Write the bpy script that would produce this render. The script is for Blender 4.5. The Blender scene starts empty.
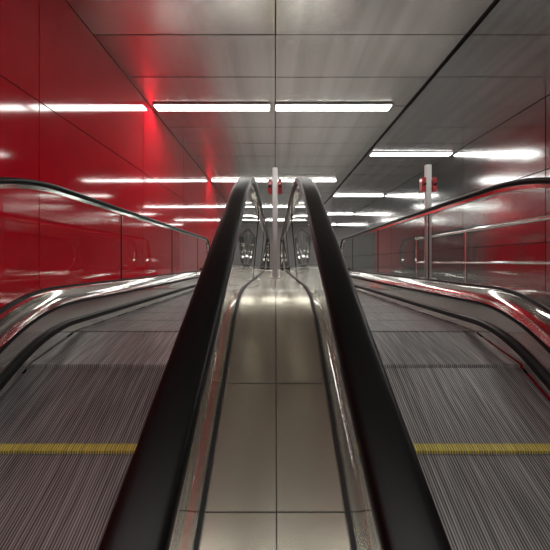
import bpy, math, random
from mathutils import Vector
random.seed(4)
scene=bpy.context.scene
try:
    scene.view_settings.view_transform='Standard'
except Exception: pass
CAMZ=0.45
# ---------------------------------------------------------------- materials
def newmat(name):
    m=bpy.data.materials.new(name); m.use_nodes=True
    nt=m.node_tree; b=nt.nodes['Principled BSDF']
    return m,nt,b
def N(nt,t,**k):
    n=nt.nodes.new(t)
    for a,v in k.items(): setattr(n,a,v)
    return n
def L(nt,a,b): nt.links.new(a,b)
def coords(nt,scale):
    tc=N(nt,'ShaderNodeTexCoord'); mp=N(nt,'ShaderNodeMapping')
    mp.inputs['Scale'].default_value=scale
    L(nt,tc.outputs['Object'],mp.inputs['Vector']); return mp.outputs['Vector']
def ramp(nt,fac,stops):
    r=N(nt,'ShaderNodeValToRGB')
    while len(r.color_ramp.elements)<len(stops): r.color_ramp.elements.new(0.5)
    for e,(p,c) in zip(r.color_ramp.elements,stops):
        e.position=p; e.color=(c[0],c[1],c[2],1) if hasattr(c,'__len__') else (c,c,c,1)
    L(nt,fac,r.inputs['Fac']); return r.outputs['Color']
def metal(name,col,rough=(0.2,0.35),scale=(60,1.5,60),contrast=.07,metallic=1.0,wav=0,wscale=(1,1,1),detail=3,wd=.01):
    m,nt,b=newmat(name)
    b.inputs['Metallic'].default_value=metallic
    v=coords(nt,scale)
    n=N(nt,'ShaderNodeTexNoise'); n.inputs['Scale'].default_value=1; n.inputs['Detail'].default_value=detail
    L(nt,v,n.inputs['Vector'])
    mr=N(nt,'ShaderNodeMapRange'); mr.inputs[1].default_value=.25; mr.inputs[2].default_value=.75
    mr.inputs[3].default_value=rough[0]; mr.inputs[4].default_value=rough[1]
    L(nt,n.outputs['Fac'],mr.inputs[0]); L(nt,mr.outputs[0],b.inputs['Roughness'])
    c=ramp(nt,n.outputs['Fac'],[(0.3,[x*(1-contrast) for x in col]),(0.7,[min(1,x*(1+contrast)) for x in col])])
    L(nt,c,b.inputs['Base Color'])
    if wav:
        v2=coords(nt,wscale)
        n2=N(nt,'ShaderNodeTexNoise'); n2.inputs['Scale'].default_value=1; n2.inputs['Detail'].default_value=0
        L(nt,v2,n2.inputs['Vector'])
        b2=N(nt,'ShaderNodeBump'); b2.inputs['Strength'].default_value=wav; b2.inputs['Distance'].default_value=wd
        L(nt,n2.outputs['Fac'],b2.inputs['Height']); L(nt,b2.outputs[0],b.inputs['Normal'])
    return m
M_deck=metal('deck_steel',(0.68,0.645,0.54),(0.25,0.28),(6,1.0,1.0),.04,wav=.5,wscale=(2.5,2.5,1),detail=1)
M_steel=metal('polished_steel',(0.82,0.80,0.77),(0.10,0.13),(10,1,1),.03,detail=1)
M_skirt=metal('skirt_steel',(0.6,0.59,0.56),(0.2,0.25),(5,1,20),.04)
M_ceil=metal('ceiling_metal',(0.70,0.69,0.67),(0.19,0.22),(5.0,.12,1),.15,wav=.5,wscale=(1.2,.9,1),detail=2)  # lengthwise streaks in the colour stand in for reflected light on the ceiling
M_ceil2=metal('ceiling_metal_dark',(0.56,0.56,0.555),(0.19,0.22),(5.0,.12,1),.12,wav=.5,wscale=(1.2,.9,1),detail=2)  # darker metal, same reflection streaks put into its colour
M_wallR=metal('wall_metal',(0.46,0.465,0.465),(0.13,0.16),(1,1,4),.05,detail=1)
M_post=metal('post_steel',(0.6,0.6,0.59),(0.3,0.4),(60,60,3),.05)
def plain(name,col,rough,metallic=0,coat=0):
    m,nt,b=newmat(name)
    v=coords(nt,(2,2,2)); n=N(nt,'ShaderNodeTexNoise'); n.inputs['Scale'].default_value=2
    L(nt,v,n.inputs['Vector'])
    L(nt,ramp(nt,n.outputs['Fac'],[(0.3,[c*.95 for c in col]),(0.7,[min(1,c*1.05) for c in col])]),b.inputs['Base Color'])
    b.inputs['Roughness'].default_value=rough; b.inputs['Metallic'].default_value=metallic
    b.inputs['Coat Weight'].default_value=coat; b.inputs['Coat Roughness'].default_value=.03
    return m
M_rub=plain('black_rubber',(0.003,0.003,0.003),0.33)
M_rub.node_tree.nodes['Principled BSDF'].inputs['Specular IOR Level'].default_value=.16
M_gask=plain('black_gasket',(0.004,0.004,0.004),0.5)
M_dark=plain('dark_void',(0.01,0.01,0.01),0.7)
M_redbox=plain('red_plastic',(0.6,0.01,0.015),0.3,coat=.4)
M_floor=plain('stone_floor',(0.4,0.39,0.37),0.18)
M_stair=plain('stair_stone',(0.3,0.295,0.29),0.4)
M_far=plain('far_wall_panel',(0.5,0.5,0.49),0.35)
M_red=plain('red_enamel_panel',(0.64,0.004,0.018),0.07,coat=0)
# glass (thin pane, Schlick reflection from both sides)
M_glass=bpy.data.materials.new('balustrade_glass'); M_glass.use_nodes=True
nt=M_glass.node_tree; nt.nodes.clear()
o=N(nt,'ShaderNodeOutputMaterial'); mx=N(nt,'ShaderNodeMixShader'); tr=N(nt,'ShaderNodeBsdfTransparent'); gl=N(nt,'ShaderNodeBsdfGlossy')
tr.inputs[0].default_value=(.965,.98,.975,1); gl.inputs['Roughness'].default_value=.02
ge=N(nt,'ShaderNodeNewGeometry'); dt=N(nt,'ShaderNodeVectorMath',operation='DOT_PRODUCT')
L(nt,ge.outputs['Incoming'],dt.inputs[0]); L(nt,ge.outputs['Normal'],dt.inputs[1])
ab=N(nt,'ShaderNodeMath',operation='ABSOLUTE'); L(nt,dt.outputs['Value'],ab.inputs[0])
su=N(nt,'ShaderNodeMath',operation='SUBTRACT'); su.inputs[0].default_value=1; L(nt,ab.outputs[0],su.inputs[1])
pw=N(nt,'ShaderNodeMath',operation='POWER'); L(nt,su.outputs[0],pw.inputs[0]); pw.inputs[1].default_value=4
ma=N(nt,'ShaderNodeMath',operation='MULTIPLY_ADD'); L(nt,pw.outputs[0],ma.inputs[0]); ma.inputs[1].default_value=.9; ma.inputs[2].default_value=.10
L(nt,ma.outputs[0],mx.inputs[0]); L(nt,tr.outputs[0],mx.inputs[1]); L(nt,gl.outputs[0],mx.inputs[2]); L(nt,mx.outputs[0],o.inputs[0])
# treads : grooved
def treadmat(name,a,b_,met):
    m,nt,b=newmat(name)
    tc=N(nt,'ShaderNodeTexCoord'); sp=N(nt,'ShaderNodeSeparateXYZ'); L(nt,tc.outputs['Object'],sp.inputs[0])
    mu=N(nt,'ShaderNodeMath',operation='MULTIPLY'); mu.inputs[1].default_value=2*math.pi/0.0105; L(nt,sp.outputs[0],mu.inputs[0])
    si=N(nt,'ShaderNodeMath',operation='SINE'); L(nt,mu.outputs[0],si.inputs[0])
    v=coords(nt,(80,3.6,3.6)); n=N(nt,'ShaderNodeTexNoise'); n.inputs['Scale'].default_value=1; n.inputs['Detail'].default_value=5
    L(nt,v,n.inputs['Vector'])
    m2=N(nt,'ShaderNodeMath',operation='MULTIPLY_ADD'); L(nt,n.outputs['Fac'],m2.inputs[0]); m2.inputs[1].default_value=4; m2.inputs[2].default_value=-2
    ad=N(nt,'ShaderNodeMath',operation='ADD'); L(nt,si.outputs[0],ad.inputs[0]); L(nt,m2.outputs[0],ad.inputs[1])
    mr=N(nt,'ShaderNodeMapRange'); mr.inputs[1].default_value=-1.4; mr.inputs[2].default_value=2.0; L(nt,ad.outputs[0],mr.inputs[0])
    L(nt,ramp(nt,mr.outputs[0],[(0.1,a),(0.9,b_)]),b.inputs['Base Color'])
    b.inputs['Metallic'].default_value=met; b.inputs['Roughness'].default_value=.42
    return m
M_tread=treadmat('grooved_aluminium',(0.045,0.044,0.044),(0.38,0.372,0.368),.45)
M_riser=treadmat('grooved_riser',(0.10,0.098,0.096),(0.50,0.49,0.48),.45)
M_yel=treadmat('yellow_demarcation',(0.15,0.13,0.05),(0.66,0.55,0.08),0)
def emis(name,col,s):
    m,nt,b=newmat(name); b.inputs['Base Color'].default_value=(*col,1)
    b.inputs['Emission Color'].default_value=(*col,1); b.inputs['Emission Strength'].default_value=s; return m
M_lamp=emis('lamp_diffuser',(1,0.975,0.93),21)
# ---------------------------------------------------------------- mesh helpers
def mkobj(name,verts,faces,mats,fm=None,parent=None,smooth=False,bevel=0):
    me=bpy.data.meshes.new(name); me.from_pydata([tuple(v) for v in verts],[],faces)
    for m in mats: me.materials.append(m)
    if fm:
        for p,i in zip(me.polygons,fm): p.material_index=i
    if smooth:
        for p in me.polygons: p.use_smooth=True
    me.update()
    import bmesh
    bm=bmesh.new(); bm.from_mesh(me); bmesh.ops.recalc_face_normals(bm,faces=bm.faces); bm.to_mesh(me); bm.free()
    ob=bpy.data.objects.new(name,me); scene.collection.objects.link(ob)
    if parent: ob.parent=parent
    if bevel:
        md=ob.modifiers.new('bevel','BEVEL'); md.width=bevel; md.segments=2; md.limit_method='ANGLE'
    return ob
class Boxes:
    def __init__(s): s.v=[];s.f=[];s.m=[]
    def add(s,x0,x1,y0,y1,z0,z1,mi=0,tilt=0):
        b=len(s.v)
        vs=[Vector(p) for p in [(x0,y0,z0),(x1,y0,z0),(x1,y1,z0),(x0,y1,z0),(x0,y0,z1),(x1,y0,z1),(x1,y1,z1),(x0,y1,z1)]]
        if tilt:
            a=random.uniform(-tilt,tilt); c=random.uniform(-tilt,tilt)
            vs[0].z+=a-c; vs[1].z+=a+c; vs[2].z+=c-a; vs[3].z+=-a-c
        s.v+=vs
        for f in [(0,3,2,1),(4,5,6,7),(0,1,5,4),(1,2,6,5),(2,3,7,6),(3,0,4,7)]:
            s.f.append(tuple(b+i for i in f)); s.m.append(mi)
    def obj(s,name,mats,parent=None,bevel=0): return mkobj(name,s.v,s.f,mats,s.m,parent,False,bevel)
def empty(name):
    e=bpy.data.objects.new(name,None); e.empty_display_size=.2; scene.collection.objects.link(e); return e
# ---------------------------------------------------------------- escalator profile
YC=2.15; R=0.9; A=math.radians(30); YEND=6.75; ZLOW=-3.4
ys=YC-R*math.sin(A); zs=-R+R*math.cos(A)
def base_z(y):
    if y>=YC: return 0
    if y>=ys:
        return -R+math.sqrt(R*R-(YC-y)**2)
    return zs-(ys-y)*math.tan(A)
def frames(y_end,low=True,n_in=14):
    fr=[]
    Ltot=(ZLOW-zs)/math.sin(A)*-1
    for i in range(n_in):
        t=Ltot*(1-i/n_in)
        fr.append((ys-t*math.cos(A),zs-t*math.sin(A),-math.sin(A),math.cos(A)))
    for i in range(17):
        th=A*(1-i/16)
        fr.append((YC-R*math.sin(th),-R+R*math.cos(th),-math.sin(th),math.cos(th)))
    k=8
    for i in range(1,k+1):
        fr.append((YC+(y_end-YC)*i/k,0,0,1))
    return fr
def sweep(name,sec,fr,mat,parent,closed=False,smooth=False,cap=False):
    v=[];f=[];n=len(sec)
    for (y,z,ny,nz) in fr:
        for (x,o) in sec: v.append((x,y+ny*o,z+nz*o))
    for i in range(len(fr)-1):
        for j in range(n if closed else n-1):
            a=i*n+j; b=i*n+(j+1)%n
            f.append((a,b,b+n,a+n))
    if cap and closed:
        f.append(tuple(range(n))); f.append(tuple((len(fr)-1)*n+j for j in range(n)))
    return mkobj(name,v,f,[mat],None,parent,smooth)
RO=0.92; DO=0.28; NR=0.30
def rail_frames():
    fr=frames(YEND)
    cz=RO-NR
    for i in range(1,17):
        th=math.pi*i/16
        fr.append((YEND,cz-0,math.sin(th),math.cos(th)))
    return fr
def rail_sweep(name,x,half,t0,t1,mat,parent,rounded=True):
    sec=[]
    if rounded:
        K=24; cz=(t0+t1)/2; h=(t1-t0)/2
        for i in range(K):
            a=2*math.pi*i/K; c=math.cos(a); s=math.sin(a)
            e=.6
            sec.append((half*abs(c)**e*(1 if c>=0 else -1), cz+h*abs(s)**e*(1 if s>=0 else -1)))
    else:
        sec=[(-half,t0),(half,t0),(half,t1),(-half,t1)]
    fr=rail_frames(); nb=len(frames(YEND))
    v=[];f=[];n=len(sec)
    for i,(y,z,ny,nz) in enumerate(fr):
        off=RO if i<nb else NR
        for (sx,so) in sec: v.append((x+sx,y+ny*(off+so),z+nz*(off+so)))
    for (sx,so) in sec: v.append((x+sx,YEND-.35,RO-2*NR-so))
    tot=len(fr)+1
    for i in range(tot-1):
        for j in range(n):
            a=i*n+j;b=i*n+(j+1)%n; f.append((a,b,b+n,a+n))
    f.append(tuple(range(n))); f.append(tuple((tot-1)*n+j for j in range(n)))
    return mkobj(name,v,f,[mat],None,parent,rounded)
def glass(name,x,xt,parent):
    fr=frames(YEND,n_in=14); v=[];f=[]
    lo=DO-.02; hi=RO-.03
    for (y,z,ny,nz) in fr:
        v.append((x,y+ny*lo,z+nz*lo)); v.append((xt,y+ny*hi,z+nz*hi))
    for i in range(len(fr)-1): f.append((2*i,2*i+1,2*i+3,2*i+2))
    b=len(v)-2; r=NR-.03; cz=RO-NR; arc=[]
    for i in range(1,13):
        th=math.pi*i/12
        zz=cz+math.cos(th)*r; t=(zz-lo)/(hi-lo)
        v.append((x+(xt-x)*t,YEND+math.sin(th)*r,zz)); arc.append(len(v)-1)
    f.append(tuple([b,b+1]+arc))
    return mkobj(name,v,f,[M_glass],None,parent)
def seams(name,x,xt,parent,inner):
    v=[];f=[]
    def seam(y,z,ny,nz):
        ty,tz=nz,-ny; w=.003; b=len(v)
        for d in (-.005,.005):
            for s,o,xx in ((-w,DO,x),(w,DO,x),(w,RO-.03,xt),(-w,RO-.03,xt)):
                v.append((xx+d,y+ny*o+ty*s,z+nz*o+tz*s))
        for q in [(0,1,2,3),(4,5,6,7),(0,1,5,4),(1,2,6,5),(2,3,7,6),(3,0,4,7)]: f.append(tuple(b+i for i in q))
    for y in (YC+.9,YC+2.4,YC+3.9): seam(y,0,0,1)
    for k in range(1 if not inner else 2,4):
        t=.3+1.5*k; seam(ys-t*math.cos(A),zs-t*math.sin(A),-math.sin(A),math.cos(A))
    mkobj(name,v,f,[M_gask],None,parent)
XI=0.142; XO=1.42; GI=.205; GO=1.42; GIT=.150
def escalator(s):
    e=empty('escalator')
    for tag,x,g,gt in (('inner',XI,GI,GIT),('outer',XO,GO,GO)):
        rail_sweep('handrail_'+tag,s*x,.034,-.012,.024,M_rub,e)
        rail_sweep('handrail_guide_'+tag,s*x,.018,-.034,-.008,M_steel,e,False)
        glass('glass_'+tag,s*g,s*gt,e); seams('glass_seam_'+tag,s*g,s*gt,e,tag=='inner')
    fr=frames(YEND+.45)
    for tag,x in (('inner',GI),('outer',GO)):
        sweep('gasket_'+tag,[(s*(x-.009),DO-.01),(s*(x-.009),DO+.012),(s*(x+.009),DO+.012),(s*(x+.009),DO-.01)],fr,M_gask,e,True,cap=True)
    sweep('skirt_cap_inner',[(s*(GI+.009),DO),(s*.235,DO),(s*.255,DO-.012),(s*.278,DO-.05)],fr,M_steel,e,smooth=True)
    sweep('skirt_inner',[(s*.278,DO-.05),(s*.283,DO-.1),(s*.285,-.12)],fr,M_skirt,e)
    sweep('brush_inner',[(s*.285,.075),(s*.30,.07),(s*.30,.05),(s*.285,.045)],fr,M_gask,e,True,cap=True)
    sweep('skirt_cap_outer',[(s*(GO-.009),DO),(s*1.375,DO),(s*1.35,DO-.010),(s*1.325,DO-.05),(s*1.315,DO-.085)],fr,M_steel,e,smooth=True)
    sweep('skirt_joint_outer',[(s*1.315,DO-.085),(s*1.322,DO-.09),(s*1.322,DO-.1),(s*1.312,DO-.105)],fr,M_gask,e)
    sweep('skirt_outer',[(s*1.312,DO-.105),(s*1.306,-.12)],fr,M_steel,e)
    sweep('brush_outer',[(s*1.308,.085),(s*1.285,.078),(s*1.285,.05),(s*1.308,.042)],fr,M_gask,e,True,cap=True)
    b=Boxes(); y0=1.35
    k=-14
    x0,x1=sorted((s*.29,s*1.30))
    SL=.93
    while True:
        ya=y0+.4*k; yb=ya+.4
        if ya>5.7: break
        z=base_z(ya)
        if yb>5.9: yb=5.9
        zn=base_z(yb); ze=z+(zn-z)*SL
        zp=base_z(ya-.4); rz=zp+(z-zp)*SL
        base=len(b.v)
        rz=min(rz,z-.001)
        b.v+=[(x0,ya,rz-.02),(x1,ya,rz-.02),(x1,ya,z-.006),(x0,ya,z-.006),(x0,ya+.006,z),(x1,ya+.006,z),(x1,yb-.003,ze),(x0,yb-.003,ze),(x0,yb-.003,ze-.03),(x1,yb-.003,ze-.03)]
        b.f+=[(base,base+1,base+2,base+3),(base+3,base+2,base+5,base+4),(base+4,base+5,base+6,base+7),(base+7,base+6,base+9,base+8)]
        b.m+=[1,0,0,2]
        if k==0:
            bb=len(b.v); q=.026/.4
            b.v+=[(x0,ya-.001,z-.010),(x1,ya-.001,z-.010),(x1,ya-.001,z+.0015),(x0,ya-.001,z+.0015),(x0,ya+.026,z+(ze-z)*q+.0015),(x1,ya+.026,z+(ze-z)*q+.0015)]
            b.f+=[(bb,bb+1,bb+2,bb+3),(bb+3,bb+2,bb+5,bb+4)]; b.m+=[3,3]
        k+=1
    b.obj('steps',[M_tread,M_riser,M_gask,M_yel],e)
    c=Boxes(); c.add(x0,x1,5.9,7.6,-.06,.003,0)
    for i in range(60):
        xx=x0+ (i+.5)*(x1-x0)/60
        c.add(xx-.003,xx+.003,5.84,5.9,-.004,.004,0)
    c.obj('comb_plate',[M_skirt],e)
    return e
e1=escalator(-1); e2=escalator(1)
# centre deck between the balustrades
cd=empty('centre_deck')
fr=frames(YEND+.45)
g=.0018
for nm,a,b_ in (('panel_a',-GI+.009,.004-g),('panel_b',.004+g,GI-.009)):
    sweep(nm,[(a,DO),(b_,DO)],fr,M_deck,cd,smooth=True)
sweep('seam_longitudinal',[(.004-g,DO-.001),(.004+g,DO-.001)],fr,M_gask,cd)
v=[];f=[]
def crossseam(y,z,ny,nz,x0,x1):
    ty,tz=nz,-ny; w=.0016; b=len(v)
    for s in (-w,w):
        for x in (x0,x1): v.append((x,y+ny*(DO+.0008)+ty*s,z+nz*(DO+.0008)+tz*s))
    f.append((b,b+1,b+3,b+2))
def on_incline(ydeck):
    return ydeck+math.sin(A)*DO
for yd in (1.30,.92,-.4,-1.7,-3.0):
    yr=on_incline(yd); t=(ys-yr)/math.cos(A)
    crossseam(yr,zs-t*math.sin(A),-math.sin(A),math.cos(A),-GI+.009,GI-.009)
for yd in (YC+.05,YC+1.4,YC+2.7,YC+4.0): crossseam(yd,0,0,1,-GI+.009,GI-.009)
mkobj('seam_cross',v,f,[M_gask],None,cd)
bx=Boxes(); bx.add(-.28,.28,YEND+.40,YEND+.45,0,DO-.002); bx.obj('end_plate',[M_skirt],cd)
ld=empty('outer_deck')
sweep('deck_plate',[(-GO-.009,DO),(-1.995,DO)],fr,M_steel,ld)
rd=empty('outer_deck')
sweep('deck_plate',[(GO+.009,DO),(1.60,DO),(1.62,DO-.02),(1.62,-.1)],fr,M_steel,rd)
# ---------------------------------------------------------------- stair + railing
b=Boxes()
k=0; y=YC+1.0
z=0
while z>ZLOW+.02:
    z-=.16; b.add(1.64,4.07,y-.28*(k+1)-.0,y-.28*k+.02 if k==0 else y-.28*k,ZLOW,z); k+=1
b.obj('staircase',[M_stair])
rl=empty('stair_railing')
def tube(name,pts,r,mat,parent):
    cu=bpy.data.curves.new(name,'CURVE'); cu.dimensions='3D'; cu.bevel_depth=r; cu.bevel_resolution=4
    sp=cu.splines.new('POLY'); sp.points.add(len(pts)-1)
    for p,q in zip(sp.points,pts): p.co=(*q,1)
    cu.materials.append(mat); cu.use_fill_caps=True
    ob=bpy.data.objects.new(name,cu); scene.collection.objects.link(ob); ob.parent=parent; return ob
sl=.16/.28
yt=YC+1.0
tube('top_rail',[(3.0,-2.4,.95-(yt+2.4)*sl),(3.0,yt-.1,.90),(3.0,yt+.1,.94),(3.0,7.0,.94)],.025,M_steel,rl)
tube('mid_rail',[(3.0,-2.4,.45-(yt+2.4)*sl),(3.0,yt-.1,.40),(3.0,yt+.1,.44),(3.0,7.0,.44)],.015,M_steel,rl)
for yy in (3.4,5.2,7.0): tube('baluster',[(3.0,yy,-.0),(3.0,yy,.93)],.02,M_steel,rl)
for yy in (-2.2,-.4,1.4): tube('baluster',[(3.0,yy,.0-(yt-yy)*sl-.16),(3.0,yy,.93-(yt-yy)*sl)],.02,M_steel,rl)
# ---------------------------------------------------------------- room
YB=-5.5; YF=24; ZC=2.95; XL=-2.0; XR=4.1
b=Boxes()
b.add(XL,XR,7.2,YF,-.1,0)
b.add(1.64,XR,YC+1.02,7.2,-.1,0)
b.obj('floor',[M_floor])
b=Boxes(); b.add(XL,XR,YB,1,ZLOW-.1,ZLOW); b.obj('floor_lower',[M_floor])
cl=Boxes(); y=3.63-.83*11; g=.006
cl.add(XL-.1,XR+.1,YB,YF,ZC+.03,ZC+.1,2)
while y<YF:
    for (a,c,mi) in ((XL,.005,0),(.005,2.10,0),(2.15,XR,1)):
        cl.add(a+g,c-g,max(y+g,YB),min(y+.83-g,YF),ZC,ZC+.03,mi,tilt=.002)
    y+=.83
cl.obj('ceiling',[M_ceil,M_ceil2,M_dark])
w=Boxes(); w.add(XL-.1,XL-.012,YB,YF,ZLOW,ZC,1)
zz=[ZLOW,-2.2,-.2,CAMZ+1.36,ZC]
y=2.8-2.2*4
while y<14:
    for a,c in zip(zz,zz[1:]):
        w.add(XL-.012,XL,max(y+.006,YB),y+2.2-.006,a+.006,c-.006,0)
    y+=2.2
while y<YF:
    for a,c in zip(zz,zz[1:]):
        w.add(XL-.012,XL,y+.004,min(y+2.2-.004,YF),a+.004,c-.004,2)
    y+=2.2
w.obj('wall_left',[M_red,M_dark,M_wallR])
w=Boxes(); w.add(XR+.012,XR+.1,YB,YF,ZLOW,ZC,1)
y=2.8-2.2*4; zz=[ZLOW,-2.2,-.7,.75,1.85,ZC]
while y<YF:
    for a,c in zip(zz,zz[1:]):
        w.add(XR,XR+.012,max(y+.008,YB),min(y+2.2-.008,YF),a+.008,c-.008,0)
    y+=2.2
w.obj('wall_right',[M_wallR,M_dark])
w=Boxes(); w.add(XL,XR,YF,YF+.1,-.1,ZC); w.obj('wall_far',[M_far])
w=Boxes(); w.add(XL,XR,YB-.1,YB,ZLOW,ZC); w.obj('wall_back',[M_far])
w=Boxes(); w.add(XL,XR,7.15,7.2,ZLOW,-.1); w.obj('wall_pit',[M_far])
def lamp(x0,x1,y):
    e=empty('ceiling_light')
    b=Boxes(); b.add(x0,x1,y-.11,y+.11,ZC-.022,ZC-.004); b.obj('housing',[M_post],e)
    b=Boxes(); b.add(x0+.02,x1-.02,y-.085,y+.085,ZC-.032,ZC-.0225); b.obj('diffuser',[M_lamp],e)
for y in (-3.6,-.45,5.3,10.05,14.8,19.55): lamp(-1.93,-.07,y); lamp(0,1.86,y)  # rows behind the camera are unseen; the nearer is placed to brighten the deck
for y in (-4.0,-1.2,2.85,7.6,12.35,17.1,21.85): lamp(2.2,4.05,y)
# ---------------------------------------------------------------- posts
def post(x,y,z0,h,boxes):
    e=empty('emergency_stop_post')
    b=Boxes(); b.add(x-.028,x+.028,y-.02,y+.02,z0,z0+h)
    b.add(x-.06,x+.06,y-.05,y+.05,z0,z0+.012); b.obj('column',[M_post],e,bevel=.004)
    b=Boxes()
    for d in boxes: b.add(x+d-.022,x+d+.022,y-.035,y+.035,z0+h-.27,z0+h-.13)
    b.obj('stop_box',[M_redbox],e,bevel=.006)
    for d in boxes:
        tube('button',[(x+d,y-.035,z0+h-.2),(x+d,y-.055,z0+h-.2)],.014,M_gask,e)
post(0.0,3.4,DO,1.14,(-.052,.052))
post(1.53,3.3,DO,1.14,(-.052,.052))
# ---------------------------------------------------------------- world, camera
wd=bpy.data.worlds.new('world'); scene.world=wd; wd.use_nodes=True
wd.node_tree.nodes['Background'].inputs[0].default_value=(.5,.5,.5,1); wd.node_tree.nodes['Background'].inputs[1].default_value=.3
cam=bpy.data.cameras.new('camera'); co=bpy.data.objects.new('camera',cam); scene.collection.objects.link(co)
co.location=(0,0,CAMZ); co.rotation_euler=(math.radians(90),0,0)
cam.sensor_width=36; cam.lens=330/550*36; cam.shift_y=-13/550; cam.clip_start=.02
scene.camera=co
